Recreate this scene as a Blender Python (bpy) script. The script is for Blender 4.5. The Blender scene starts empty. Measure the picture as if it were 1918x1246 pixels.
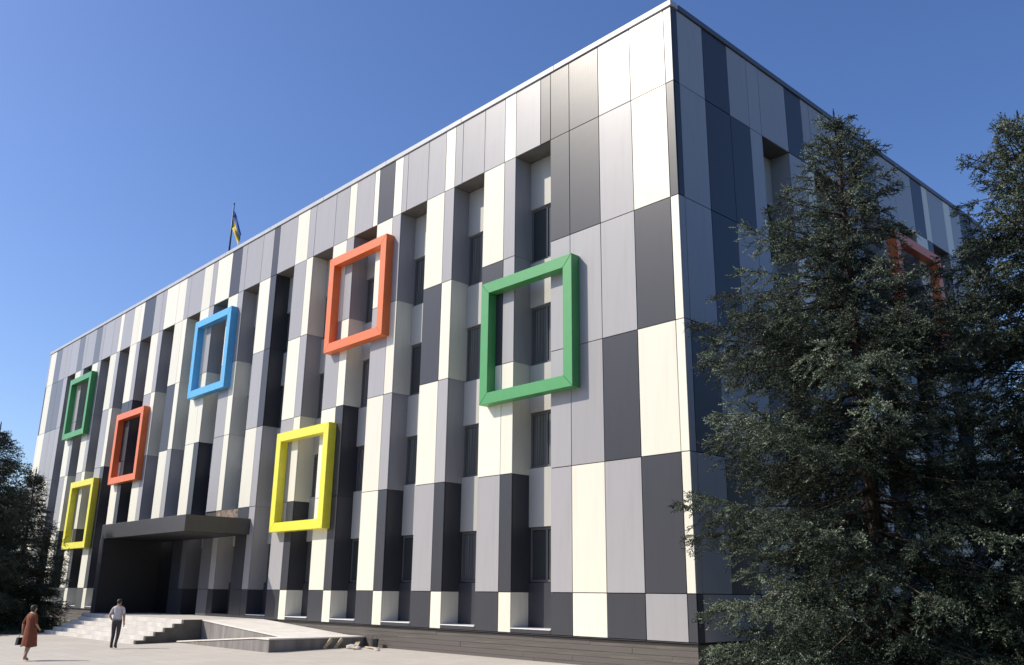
import bpy, math, random
import numpy as np
from mathutils import Vector, Matrix

random.seed(7)
rng = np.random.default_rng(7)
R = math.radians
scene = bpy.context.scene
COL = scene.collection

# ------------------------------------------------------------------ camera
cam_data = bpy.data.cameras.new('camera')
cam = bpy.data.objects.new('camera', cam_data)
COL.objects.link(cam)
yaw, pitch, roll = R(47.0913), R(16.369), R(0.6958)
cy, sy, cp, sp = math.cos(yaw), math.sin(yaw), math.cos(pitch), math.sin(pitch)
fwd = Vector((-sy * cp, cy * cp, sp))
rgt0 = Vector((cy, sy, 0))
up0 = rgt0.cross(fwd)
rgt = rgt0 * math.cos(roll) + up0 * math.sin(roll)
upv = -rgt0 * math.sin(roll) + up0 * math.cos(roll)
CAM = Vector((13.821, -19.267, 1.857))
m = Matrix((rgt, upv, -fwd)).transposed().to_4x4()
m.translation = CAM
cam.matrix_world = m
cam_data.sensor_width = 36.0
cam_data.lens = 36.0 * 1669.03 / 1918.0
cam_data.clip_end = 3000
scene.camera = cam

# ------------------------------------------------------------------ world, sun, exposure
SUN_EL = R(40)
SUN_H = Vector((-0.689, -0.725, 0)).normalized()          # horizontal direction towards the sun
world = bpy.data.worlds.new('World')
scene.world = world
world.use_nodes = True
wn = world.node_tree.nodes
wl = world.node_tree.links
bg = wn['Background']
sky = wn.new('ShaderNodeTexSky')
sky.sky_type = 'NISHITA'
sky.sun_disc = False
sky.sun_elevation = SUN_EL
sky.sun_rotation = math.atan2(SUN_H.x, SUN_H.y) % (2 * math.pi)
sky.air_density = 1.0
sky.dust_density = 1.2
sky.ozone_density = 5.0
hsv = wn.new('ShaderNodeHueSaturation')
hsv.inputs['Saturation'].default_value = 1.12
hsv.inputs['Hue'].default_value = 0.510
wl.new(sky.outputs['Color'], hsv.inputs['Color'])
wl.new(hsv.outputs['Color'], bg.inputs['Color'])
bg.inputs['Strength'].default_value = 0.15

sun_data = bpy.data.lights.new('sun', 'SUN')
sun_data.energy = 4.5
sun_data.angle = R(0.53)
sun_data.color = (1.0, 0.92, 0.79)
sun = bpy.data.objects.new('sun', sun_data)
COL.objects.link(sun)
to_sun = Vector((SUN_H.x * math.cos(SUN_EL), SUN_H.y * math.cos(SUN_EL), math.sin(SUN_EL)))
sun.rotation_euler = to_sun.to_track_quat('Z', 'Y').to_euler()
sun.location = (-40, -40, 60)

vs = scene.view_settings
vs.view_transform = 'Standard'
vs.look = 'None'
vs.gamma = 1.0
vs.exposure = 0.13
vs.use_curve_mapping = False

# ------------------------------------------------------------------ materials
def new_mat(name):
    mt = bpy.data.materials.new(name)
    mt.use_nodes = True
    nt = mt.node_tree
    return mt, nt, nt.nodes['Principled BSDF']

def mixc(nt, a, b, fac):
    n = nt.nodes.new('ShaderNodeMix')
    n.data_type = 'RGBA'
    for sock, val in ((n.inputs['A'], a), (n.inputs['B'], b)):
        if hasattr(val, 'default_value') or hasattr(val, 'links'):
            nt.links.new(val, sock)
        else:
            sock.default_value = (*val, 1)
    if isinstance(fac, float):
        n.inputs['Factor'].default_value = fac
    else:
        nt.links.new(fac, n.inputs['Factor'])
    return n.outputs['Result']

def noise(nt, scale, detail=4, coord='Object', stretch=None, rough=0.55):
    tc = nt.nodes.new('ShaderNodeTexCoord')
    n = nt.nodes.new('ShaderNodeTexNoise')
    n.inputs['Scale'].default_value = scale
    n.inputs['Detail'].default_value = detail
    n.inputs['Roughness'].default_value = rough
    src = tc.outputs[coord]
    if stretch:
        mp = nt.nodes.new('ShaderNodeMapping')
        mp.inputs['Scale'].default_value = stretch
        nt.links.new(src, mp.inputs['Vector'])
        src = mp.outputs['Vector']
    nt.links.new(src, n.inputs['Vector'])
    return n.outputs['Fac']

def ramp(nt, fac, lo, hi):
    n = nt.nodes.new('ShaderNodeMapRange')
    n.inputs['From Min'].default_value = lo
    n.inputs['From Max'].default_value = hi
    nt.links.new(fac, n.inputs['Value'])
    return n.outputs['Result']

def bump(nt, bsdf, height, strength, dist=0.01):
    b = nt.nodes.new('ShaderNodeBump')
    b.inputs['Strength'].default_value = strength
    b.inputs['Distance'].default_value = dist
    nt.links.new(height, b.inputs['Height'])
    nt.links.new(b.outputs['Normal'], bsdf.inputs['Normal'])

def simple_mat(name, col, rough=0.6, var=0.12, scale=3.0, metallic=0.0, bmp=0.0, spec=0.5, stretch=None):
    mt, nt, b = new_mat(name)
    f = noise(nt, scale, stretch=stretch)
    dark = tuple(c * (1 - var) for c in col)
    lite = tuple(min(1, c * (1 + var)) for c in col)
    nt.links.new(mixc(nt, dark, lite, ramp(nt, f, 0.3, 0.7)), b.inputs['Base Color'])
    b.inputs['Roughness'].default_value = rough
    b.inputs['Metallic'].default_value = metallic
    b.inputs['Specular IOR Level'].default_value = spec
    if bmp:
        bump(nt, b, noise(nt, scale * 8), bmp)
    return mt

def panel_mat(name, col, rough):
    """coated metal cladding: slight tone change from panel to panel, faint vertical micro-ribs, thin rain streaks"""
    mt, nt, b = new_mat(name)
    oi = nt.nodes.new('ShaderNodeObjectInfo')
    geo = noise(nt, 0.9, 3, coord='Object', stretch=(6, 6, 0.5))
    dark = tuple(c * 0.93 for c in col)
    lite = tuple(min(1, c * 1.05) for c in col)
    base = mixc(nt, dark, lite, oi.outputs['Random'])
    streak = ramp(nt, geo, 0.48, 0.85)
    mul = nt.nodes.new('ShaderNodeMath')
    mul.operation = 'MULTIPLY'
    mul.inputs[1].default_value = 0.32
    nt.links.new(streak, mul.inputs[0])
    grime = tuple(c * 0.72 for c in col)
    nt.links.new(mixc(nt, base, grime, mul.outputs[0]), b.inputs['Base Color'])
    b.inputs['Roughness'].default_value = rough
    b.inputs['Specular IOR Level'].default_value = 0.33
    tc = nt.nodes.new('ShaderNodeTexCoord')
    sx = nt.nodes.new('ShaderNodeSeparateXYZ')
    nt.links.new(tc.outputs['Object'], sx.inputs[0])
    add = nt.nodes.new('ShaderNodeMath')
    nt.links.new(sx.outputs['X'], add.inputs[0])
    nt.links.new(sx.outputs['Y'], add.inputs[1])
    k = nt.nodes.new('ShaderNodeMath')
    k.operation = 'MULTIPLY'
    k.inputs[1].default_value = 62.8
    nt.links.new(add.outputs[0], k.inputs[0])
    s = nt.nodes.new('ShaderNodeMath')
    s.operation = 'SINE'
    nt.links.new(k.outputs[0], s.inputs[0])
    wav = noise(nt, 0.7, 2)
    ws = nt.nodes.new('ShaderNodeMath')
    ws.operation = 'MULTIPLY'
    ws.inputs[1].default_value = 14.0
    nt.links.new(wav, ws.inputs[0])
    tot = nt.nodes.new('ShaderNodeMath')
    nt.links.new(s.outputs[0], tot.inputs[0])
    nt.links.new(ws.outputs[0], tot.inputs[1])
    bump(nt, b, tot.outputs[0], 0.10, 0.0016)
    return mt

M = {}
M['W'] = panel_mat('cladding_cream', (0.80, 0.765, 0.64), 0.36)
M['L'] = panel_mat('cladding_lilac_grey', (0.375, 0.364, 0.372), 0.35)
M['M'] = panel_mat('cladding_mid_grey', (0.15, 0.152, 0.17), 0.33)
M['D'] = panel_mat('cladding_charcoal', (0.052, 0.053, 0.063), 0.34)
M['back'] = simple_mat('backing_dark', (0.035, 0.034, 0.036), 0.8)
M['coping'] = simple_mat('coping_metal', (0.45, 0.46, 0.48), 0.45, 0.06)
M['coping_shade'] = simple_mat('coping_metal_shaded', (0.085, 0.09, 0.105), 0.4, 0.06)  # coping metal with the side wall's shade put into its colour
M['roof'] = simple_mat('roof_felt', (0.10, 0.10, 0.10), 0.9)
M['soffit'] = simple_mat('soffit_grey', (0.16, 0.15, 0.14), 0.6)
M['spandrel'] = panel_mat('spandrel_grey', (0.50, 0.49, 0.45), 0.45)
M['winframe'] = simple_mat('window_frame_grey', (0.12, 0.123, 0.127), 0.4, 0.05)
M['sill'] = simple_mat('sill_white_metal', (0.82, 0.82, 0.82), 0.3, 0.04)
mt, nt, b = new_mat('window_glass')
b.inputs['Base Color'].default_value = (0.048, 0.054, 0.056, 1)
b.inputs['Roughness'].default_value = 0.06
b.inputs['Specular IOR Level'].default_value = 0.6
bump(nt, b, noise(nt, 1.3, 2), 0.05, 0.02)
M['glass'] = mt
mt, nt, b = new_mat('window_glass_curtained')
f = ramp(nt, noise(nt, 2.0, 3, stretch=(9, 9, 0.15)), 0.35, 0.7)
nt.links.new(mixc(nt, (0.05, 0.055, 0.057), (0.21, 0.215, 0.205), f), b.inputs['Base Color'])
b.inputs['Roughness'].default_value = 0.10
b.inputs['Specular IOR Level'].default_value = 0.6
M['glass2'] = mt
M['curtain'] = simple_mat('curtain_cloth', (0.42, 0.40, 0.36), 0.9, 0.3, 6, stretch=(8, 8, 0.2))
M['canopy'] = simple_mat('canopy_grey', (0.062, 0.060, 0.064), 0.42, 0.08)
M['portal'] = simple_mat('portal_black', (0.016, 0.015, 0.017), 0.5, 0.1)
M['masonry'] = simple_mat('bare_masonry', (0.22, 0.165, 0.125), 0.95, 0.7, 5.0, bmp=0.6)

def plinth_material():
    mt, nt, b = new_mat('plinth_slate')
    oi = nt.nodes.new('ShaderNodeObjectInfo')
    f = noise(nt, 2.2, 6, coord='Object', stretch=(0.35, 0.35, 12.0))
    base = mixc(nt, (0.050, 0.042, 0.036), (0.150, 0.128, 0.112), ramp(nt, f, 0.3, 0.7))
    nt.links.new(mixc(nt, base, (0.10, 0.088, 0.080), oi.outputs['Random']), b.inputs['Base Color'])
    b.inputs['Roughness'].default_value = 0.62
    bump(nt, b, noise(nt, 9, 6, stretch=(1, 1, 6)), 0.5, 0.012)
    return mt
M['plinth'] = plinth_material()

def pavement_material():
    mt, nt, b = new_mat('pavement_concrete')
    tc = nt.nodes.new('ShaderNodeTexCoord')
    br = nt.nodes.new('ShaderNodeTexBrick')
    br.offset = 0.5
    br.inputs['Scale'].default_value = 1.0
    br.inputs['Brick Width'].default_value = 0.6
    br.inputs['Row Height'].default_value = 0.6
    br.inputs['Mortar Size'].default_value = 0.012
    br.inputs['Mortar Smooth'].default_value = 0.4
    br.inputs['Bias'].default_value = 0.0
    br.inputs['Color1'].default_value = (0.44, 0.40, 0.35, 1)
    br.inputs['Color2'].default_value = (0.51, 0.465, 0.41, 1)
    br.inputs['Mortar'].default_value = (0.26, 0.235, 0.205, 1)
    nt.links.new(tc.outputs['Object'], br.inputs['Vector'])
    big = ramp(nt, noise(nt, 0.35, 5), 0.35, 0.75)
    c = mixc(nt, br.outputs['Color'], (0.56, 0.525, 0.47), 0.35)
    f2 = nt.nodes.new('ShaderNodeMath')
    f2.operation = 'MULTIPLY'
    f2.inputs[1].default_value = 0.35
    nt.links.new(big, f2.inputs[0])
    c2 = mixc(nt, c, (0.36, 0.33, 0.29), f2.outputs[0])
    st = ramp(nt, noise(nt, 2.6, 6, rough=0.7), 0.62, 0.8)
    f3 = nt.nodes.new('ShaderNodeMath')
    f3.operation = 'MULTIPLY'
    f3.inputs[1].default_value = 0.5
    nt.links.new(st, f3.inputs[0])
    nt.links.new(mixc(nt, c2, (0.27, 0.245, 0.21), f3.outputs[0]), b.inputs['Base Color'])
    b.inputs['Roughness'].default_value = 0.85
    bump(nt, b, noise(nt, 30, 6), 0.3, 0.006)
    return mt
M['pave'] = pavement_material()
M['step'] = simple_mat('step_granite', (0.58, 0.55, 0.51), 0.7, 0.14, 2.0, bmp=0.2)
M['ramptop'] = simple_mat('ramp_screed', (0.72, 0.68, 0.62), 0.85, 0.1, 1.5, bmp=0.25)
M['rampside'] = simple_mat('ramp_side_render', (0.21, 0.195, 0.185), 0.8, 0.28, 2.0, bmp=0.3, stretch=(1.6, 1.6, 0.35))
M['cheek'] = simple_mat('cheek_slate', (0.085, 0.078, 0.070), 0.65, 0.3, 2.0, bmp=0.3)
M['soil'] = simple_mat('bed_soil_grass', (0.035, 0.038, 0.020), 0.95, 0.5, 6.0, bmp=0.8)
M['kerb'] = simple_mat('kerb_concrete', (0.36, 0.34, 0.31), 0.85, 0.15, 3.0, bmp=0.3)
M['bark'] = simple_mat('spruce_bark', (0.075, 0.052, 0.038), 0.95, 0.4, 9.0, bmp=0.8)
M['green'] = simple_mat('paint_green', (0.075, 0.32, 0.105), 0.38, 0.05)
M['orange'] = simple_mat('paint_orange', (0.80, 0.180, 0.050), 0.38, 0.05)
M['blue'] = simple_mat('paint_blue', (0.10, 0.42, 0.75), 0.38, 0.05)
M['yellow'] = simple_mat('paint_yellow', (0.82, 0.75, 0.06), 0.38, 0.05)

def foliage_mat(name, lo, mid, hi):
    mt, nt, b = new_mat(name)
    at = nt.nodes.new('ShaderNodeAttribute')
    at.attribute_name = 'tone'
    a = mixc(nt, lo, mid, ramp(nt, at.outputs['Fac'], 0.0, 0.55))
    c = mixc(nt, a, hi, ramp(nt, at.outputs['Fac'], 0.55, 1.0))
    nt.links.new(c, b.inputs['Base Color'])
    b.inputs['Roughness'].default_value = 0.55
    b.inputs['Specular IOR Level'].default_value = 0.35
    return mt
M['spruce'] = foliage_mat('blue_spruce_needles', (0.014, 0.020, 0.011), (0.066, 0.092, 0.056), (0.33, 0.385, 0.28))
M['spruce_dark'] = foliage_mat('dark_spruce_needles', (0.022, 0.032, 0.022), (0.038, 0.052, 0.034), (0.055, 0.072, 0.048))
M['leaf'] = foliage_mat('broad_leaves', (0.035, 0.060, 0.020), (0.060, 0.095, 0.030), (0.090, 0.130, 0.045))

# ------------------------------------------------------------------ object helpers
def tag(o, label=None, cat=None, group=None, kind=None):
    if label: o['label'] = label
    if cat: o['category'] = cat
    if group: o['group'] = group
    if kind: o['kind'] = kind
    return o

def empty(name, loc=(0, 0, 0), rz=0.0):
    o = bpy.data.objects.new(name, None)
    o.location = loc
    o.rotation_euler.z = rz
    COL.objects.link(o)
    return o

def link(name, mesh, mat=None, parent=None, loc=None):
    o = bpy.data.objects.new(name, mesh)
    COL.objects.link(o)
    if parent: o.parent = parent
    if loc is not None: o.location = loc
    if mat is not None:
        if not mesh.materials: mesh.materials.append(None)
        o.material_slots[0].link = 'OBJECT'
        o.material_slots[0].material = mat
    return o

BOXF = [(0, 3, 2, 1), (4, 5, 6, 7), (0, 1, 5, 4), (1, 2, 6, 5), (2, 3, 7, 6), (3, 0, 4, 7)]
_box = {}
def box_mesh(w, d, h, bev=0.0):
    key = (round(w, 3), round(d, 3), round(h, 3), bev)
    if key in _box: return _box[key]
    x, y, z = w / 2, d / 2, h / 2
    me = bpy.data.meshes.new('box')
    if not bev:
        v = [(-x, -y, -z), (x, -y, -z), (x, y, -z), (-x, y, -z), (-x, -y, z), (x, -y, z), (x, y, z), (-x, y, z)]
        me.from_pydata(v, [], BOXF)
    else:
        import bmesh
        bm = bmesh.new()
        bmesh.ops.create_cube(bm, size=1)
        for q in bm.verts: q.co = Vector((q.co.x * w, q.co.y * d, q.co.z * h))
        bmesh.ops.bevel(bm, geom=bm.edges[:], offset=bev, segments=1, affect='EDGES')
        bm.to_mesh(me)
        bm.free()
    _box[key] = me
    return me

def box(name, x0, x1, y0, y1, z0, z1, mat, parent=None, bev=0.0):
    return link(name, box_mesh(x1 - x0, y1 - y0, z1 - z0, bev), mat, parent, ((x0 + x1) / 2, (y0 + y1) / 2, (z0 + z1) / 2))

class MB:
    def __init__(self): self.v = []; self.f = []
    def box(self, x0, x1, y0, y1, z0, z1):
        n = len(self.v)
        self.v += [(x0, y0, z0), (x1, y0, z0), (x1, y1, z0), (x0, y1, z0), (x0, y0, z1), (x1, y0, z1), (x1, y1, z1), (x0, y1, z1)]
        self.f += [tuple(i + n for i in q) for q in BOXF]
    def prism(self, prof, axis, a, b):
        """extrude a 2-D profile (counter-clockwise) along an axis from a to b"""
        n = len(self.v); k = len(prof)
        for t in (a, b):
            for (u, w) in prof:
                self.v.append({'x': (t, u, w), 'y': (u, t, w), 'z': (u, w, t)}[axis])
        self.f.append(tuple(n + i for i in reversed(range(k))))
        self.f.append(tuple(n + k + i for i in range(k)))
        for i in range(k):
            j = (i + 1) % k
            self.f.append((n + i, n + j, n + k + j, n + k + i))
    def tube(self, pts, rad, sides=8):
        n = len(self.v)
        pts = [Vector(p) for p in pts]
        for i, p in enumerate(pts):
            d = (pts[min(i + 1, len(pts) - 1)] - pts[max(i - 1, 0)]).normalized()
            a = d.orthogonal().normalized(); c = d.cross(a)
            r = rad[i] if hasattr(rad, '__len__') else rad
            for k in range(sides):
                t = 2 * math.pi * k / sides
                self.v.append(tuple(p + a * (math.cos(t) * r) + c * (math.sin(t) * r)))
        for i in range(len(pts) - 1):
            for k in range(sides):
                q = (k + 1) % sides
                self.f.append((n + i * sides + k, n + i * sides + q, n + (i + 1) * sides + q, n + (i + 1) * sides + k))
        self.f.append(tuple(n + k for k in reversed(range(sides))))
        e = n + (len(pts) - 1) * sides
        self.f.append(tuple(e + k for k in range(sides)))
    def build(self, name, mat, parent=None, smooth=False):
        me = bpy.data.meshes.new(name)
        me.from_pydata(self.v, [], self.f)
        me.update()
        import bmesh
        bm = bmesh.new(); bm.from_mesh(me)
        bmesh.ops.recalc_face_normals(bm, faces=bm.faces[:])
        bm.to_mesh(me); bm.free()
        if smooth:
            me.polygons.foreach_set('use_smooth', [True] * len(me.polygons))
        return link(name, me, mat, parent)

def ground_z(y):
    return 0.027 * max(-12.0, min(0.0, y))

# ------------------------------------------------------------------ ground
me = bpy.data.meshes.new('ground')
xs = [-700, -120, -60, -30, 0, 30, 60, 120, 700]
ys = [-700, -120, -40, -12, -9, -6, -3, 0, 30, 120, 700]
vv = [(x, y, ground_z(y)) for y in ys for x in xs]
nx = len(xs)
ff = [(j * nx + i, j * nx + i + 1, (j + 1) * nx + i + 1, (j + 1) * nx + i) for j in range(len(ys) - 1) for i in range(nx - 1)]
me.from_pydata(vv, [], ff)
ground = link('ground', me, M['pave'])
tag(ground, 'pale beige concrete paving in front of the building', 'pavement', kind='structure')

mb = MB()
mb.box(-400, 400, -400, -27.0, -0.6, ground_z(-20) + 0.05)  # lawn added out of view, keeps bright paving from bouncing light into the shade
tag(mb.build('lawn', M['soil']), 'wide dark lawn added out of view to cut light bounced off the paving', 'lawn', kind='structure')
# planted bed under the spruces along the side wall, behind a concrete kerb
mb = MB()
mb.prism([(-15.0, ground_z(-15) + 0.05), (-15.0, ground_z(-15) - 0.2), (60, -0.2), (60, 0.06), (0, 0.06), (-12.0, ground_z(-12) + 0.05)], 'x', 3.0, 60)  # front stretch runs on out of view, added to cut bounced light
mb.box(1.2, 2.998, -1.5, 60, -0.2, 0.055)
bed = mb.build('planted_bed', M['soil'])
tag(bed, 'dark soil and grass bed under the spruces beside the building', 'planted bed', kind='structure')
mb = MB()
mb.box(2.84, 2.995, -15.0, -1.502, -0.45, 0.08)
mb.box(1.05, 2.995, -1.655, -1.505, -0.3, 0.078)
k = mb.build('kerb', M['kerb'])
tag(k, 'low concrete kerb edging the bed under the spruces', 'kerb', kind='structure')
# grass strip far left under the dark spruces
mb = MB()
mb.prism([(-11.0, ground_z(-11) + 0.05), (-11.0, ground_z(-11) - 0.2), (-0.6, -0.2), (-0.6, 0.05)], 'x', -75, -33.6)
bed = mb.build('lawn_strip', M['soil'])
tag(bed, 'dark grass strip under the far left spruces', 'lawn', kind='structure')

# ------------------------------------------------------------------ the building
BLD = empty('office_building', (0, 0, 0))
tag(BLD, 'four storey public building clad in cream, grey and charcoal panels with coloured frames', 'building')
Zs = [19.12, 16.565, 12.87, 9.17, 5.52, 1.92, 0.75]      # horizontal joints, top to bottom
NS = 15; PITCH = 3.37; SLOT0 = 5.12; SW = 1.70; NW = 0.57
LEN = 2 * SLOT0 + NS * SW + (NS - 1) * (PITCH - SW)      # main front
SIDE0 = 4.80; NSIDE = 5
SLEN = 2 * SIDE0 + NSIDE * SW + (NSIDE - 1) * (PITCH - SW)
G = 0.011                                                # half of a joint
DEP = 0.95                                               # slot depth to the core wall

def fpanel(x_right, x_left, z0, z1, c, name='cladding_panel'):
    """panel on the main front; x given as distance from the corner (positive)"""
    o = box(name, -x_left + G, -x_right - G, 0.0, 0.038, z0 + G, z1 - G, M[c], BLD, 0.004)
    o.rotation_euler = (R(random.uniform(-.10, .10)), 0, R(random.uniform(-.12, .12)))
    return o

def spanel(y0, y1, z0, z1, c, name='cladding_panel'):
    o = box(name, -0.038, 0.0, y0 + G, y1 - G, z0 + G, z1 - G, M[c], BLD, 0.004)
    o.rotation_euler = (0, R(random.uniform(-.10, .10)), R(random.uniform(-.12, .12)))
    return o

# colours, top row to bottom row:            right-hand corner zone, columns from the corner
ZE = [0.0, 0.29, 1.63, 2.96, 4.25, 5.12]
CZ = ['LDWWWD', 'WWDWDL', 'LLLDLD', 'DDLLWW', 'DDLLLD']
for i, cs in enumerate(CZ):
    for r in range(6):
        fpanel(ZE[i] + (0.002 if i == 0 else 0), ZE[i + 1], Zs[r + 1], Zs[r], cs[r])
# far corner zone (mirrored), columns from the far end
CF = ['LDWWWD', 'WWWLDW', 'MMLLWD', 'LMLWLD', 'LLLLDW']
for i, cs in enumerate(CF):
    for r in range(6):
        fpanel(LEN - ZE[i + 1], LEN - ZE[i], Zs[r + 1], Zs[r], cs[r])
# piers: narrow strip (left of the slot) and wide strip
PN = {1: 'WLLWDW', 2: 'WLWLDW', 3: 'WLWLDW', 4: 'WLWDDW', 5: 'LWLWDW', 6: 'DDDLLD', 7: 'LLWWLD', 8: 'LLWDMD', 9: 'LWWLDD',
      10: 'LLWLDW', 11: 'WLDDDW', 12: 'WLWDDW', 13: 'LLLWDW', 14: 'LLLWDW'}
PW = {1: 'LWDWLD', 2: 'LWDWLD', 3: 'DWLWWD', 4: 'LWLWWD', 5: 'WLWLLD', 6: 'LWLWDD', 7: 'DWLLLM', 8: 'WWWWWD', 9: 'WWDWWD',
      10: 'LWLWWD', 11: 'WWDWWD', 12: 'LWLLWD', 13: 'MWWLWD', 14: 'MWWLWD'}
# panels over the slots: (share of the width from the right, colour)
HD = {1: [(.28, 'D'), (.72, 'L')], 2: [(.74, 'L'), (.26, 'L')], 3: [(.8, 'L'), (.2, 'L')], 4: [(.2, 'W'), (.8, 'L')], 5: [(1, 'L')], 6: [(1, 'L')],
      7: [(1, 'L')], 8: [(1, 'W')], 9: [(1, 'L')], 10: [(1, 'W')], 11: [(1, 'D')], 12: [(1, 'L')], 13: [(1, 'L')], 14: [(1, 'L')], 15: [(1, 'L')]}
UN = {7: 'L', 8: 'M', 9: 'D'}; UW = {7: 'M', 8: 'D', 9: 'D'}      # piers under the canopy: its shade put into darker panel colours
for kk in range(1, 15):
    xr = SLOT0 + PITCH * (kk - 1) + SW
    for r in range(6):
        z0, z1 = Zs[r + 1], Zs[r]
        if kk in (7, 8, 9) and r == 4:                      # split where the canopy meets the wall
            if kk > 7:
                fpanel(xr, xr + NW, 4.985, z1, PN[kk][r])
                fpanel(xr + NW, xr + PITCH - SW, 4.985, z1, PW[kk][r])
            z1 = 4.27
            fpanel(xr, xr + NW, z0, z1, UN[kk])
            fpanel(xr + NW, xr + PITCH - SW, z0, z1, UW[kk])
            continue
        fpanel(xr, xr + NW, z0, z1, PN[kk][r])
        fpanel(xr + NW, xr + PITCH - SW, z0, z1, PW[kk][r])
for kk in range(1, 16):
    a = SLOT0 + PITCH * (kk - 1)
    for share, c in HD[kk]:
        fpanel(a, a + SW * share, Zs[1], Zs[0], c)
        a += SW * share

# core wall behind the cladding, one joined structural part
mb = MB()
mb.box(-LEN + 0.06, -0.97, DEP, SLEN - 0.06, 0.0, 18.9)
def core(x0, x1, z0, z1): mb.box(-x1, -x0, 0.05, DEP - 0.002, z0, z1)
core(0.98, SLOT0 - 0.05, 0.74, 18.88)
core(LEN - SLOT0 + 0.05, LEN - 0.06, 0.74, 18.88)
for kk in range(1, 15):
    xr = SLOT0 + PITCH * (kk - 1) + SW
    core(xr + 0.05, xr + PITCH - SW - 0.05, 0.74, 18.88)
for kk in range(1, 16):
    xr = SLOT0 + PITCH * (kk - 1)
    core(xr - 0.045, xr + SW + 0.045, Zs[1] + 0.04, 18.87)
mb.box(-0.97, -0.05, 0.05, SIDE0 - 0.05, 0.74, 18.86)
mb.box(-0.97, -0.05, SLEN - SIDE0 + 0.05, SLEN - 0.06, 0.74, 18.86)
for kk in range(NSIDE):
    y = SIDE0 + PITCH * kk
    mb.box(-0.966, -0.05, y - 0.045, y + SW + 0.045, Zs[1] + 0.04, 18.85)
    if kk < NSIDE - 1: mb.box(-0.967, -0.05, y + SW + 0.05, y + PITCH - 0.05, 0.74, 18.86)
mb.build('wall', M['back'], BLD)

# roof slab and metal coping
box('roof', -LEN + 0.3, -0.3, 0.3, SLEN - 0.3, 18.92, 18.98, M['roof'], BLD)
n = 12
for i in range(n):
    box('coping', -LEN * (i + 1) / n + 0.004, -LEN * i / n - 0.004 + (0.05 if i == 0 else 0), -0.05, 0.32, 19.13, 19.325, M['coping'], BLD, 0.008)
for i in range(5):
    box('coping', -0.32, 0.05, 0.33 + (SLEN - 0.33) * i / 5 + 0.004, 0.33 + (SLEN - 0.33) * (i + 1) / 5 - 0.004, 19.13, 19.32, M['coping_shade'], BLD, 0.008)

# window meshes shared by all slots
def window_mesh(w, h):
    mb = MB(); t = 0.075
    mb.box(-w / 2, -w / 2 + t, 0, .07, -h / 2, h / 2); mb.box(w / 2 - t, w / 2, 0, .07, -h / 2, h / 2)
    mb.box(-w / 2 + t, w / 2 - t, 0.002, .068, h / 2 - t, h / 2); mb.box(-w / 2 + t, w / 2 - t, 0.002, .068, -h / 2, -h / 2 + t)
    mb.box(-.16, -.08, -.004, .066, -h / 2 + t, h / 2 - t)
    o = mb.build('window_tmp', None)
    me = o.data; bpy.data.objects.remove(o)
    return me
WIN = [(12.76, 14.74), (9.14, 11.15), (5.74, 7.54), (2.22, 3.88)]
SPA = [(14.74, 16.56), (11.15, 12.76), (7.54, 9.14), (3.88, 5.74)]
wmesh = {}
for z0, z1 in WIN:
    wmesh[round(z1 - z0, 2)] = window_mesh(SW - 0.03, z1 - z0 - 0.01)

def slot_fill(to, colours, rightcol, doors=False, sill=True, hidden=False):
    """fills one slot; `to` places a box from slot coordinates (u from the visible reveal, depth, z)"""
    for r in range(1, 6):
        to('reveal_panel', -0.036, -0.001, 0.045, DEP - 0.01, Zs[r + 1] + G / 2, Zs[r] - G / 2, M[colours[r]])
    to('reveal_panel', SW + 0.001, SW + 0.036, 0.045, DEP - 0.01, Zs[6], Zs[1], M['D'])
    to('soffit_panel', 0.0, SW, 0.044, DEP - 0.02, Zs[1] + 0.002, Zs[1] + 0.036, M['soffit'])
    for i, (z0, z1) in enumerate(SPA):
        to('spandrel_panel', 0.006, SW - 0.006, 0.74, DEP - 0.03, z0 + 0.012, z1 - 0.012, M['spandrel'])
    if not doors:
        to('spandrel_panel', 0.006, SW - 0.006, 0.74, DEP - 0.03, 0.78, 2.21, M['D'])
        if sill: to('window_sill', 0.01, SW - 0.01, -0.012, 0.735, 0.868, 0.893, M['sill'])
        to('sill_panel', 0.006, SW - 0.006, 0.002, 0.036, 0.76, 0.862, M['D'])

cur = random.Random(3)
def main_to(kk):
    xl = -(SLOT0 + PITCH * (kk - 1) + SW)
    def to(name, u0, u1, d0, d1, z0, z1, mat):
        return box(name, xl + u0, xl + u1, d0, d1, z0, z1, mat, BLD)
    return xl, to
for kk in range(1, 16):
    xl, to = main_to(kk)
    cols = PN[kk] if kk in PN else CF[4]
    slot_fill(to, cols, 'L', doors=(kk in (8, 9)), sill=(kk not in (7, 8, 9)))
    for i, (z0, z1) in enumerate(WIN):
        h = z1 - z0
        if kk in (8, 9) and i == 3:
            z0, z1 = 0.76, 3.86
            w = link('entrance_door', box_mesh(SW - 0.02, 0.05, z1 - z0), M['winframe'], BLD, (xl + SW / 2, 0.86, (z0 + z1) / 2))
            for s in (-1, 1):
                p = link('pane', box_mesh(0.70, 0.012, z1 - z0 - 0.3), M['glass'], w, (s * 0.40, -0.030, 0))
                link('handle', box_mesh(0.03, 0.05, 0.5), M['sill'], w, (s * 0.07, -0.05, -0.45))
            continue
        w = link('window', wmesh[round(h, 2)], M['winframe'], BLD, (xl + SW / 2, 0.82, (z0 + z1) / 2))
        link('pane', box_mesh(SW - 0.20, 0.01, h - 0.18), M[cur.choice(('glass', 'glass2', 'glass2'))], w, (0, 0.035, 0))
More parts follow.
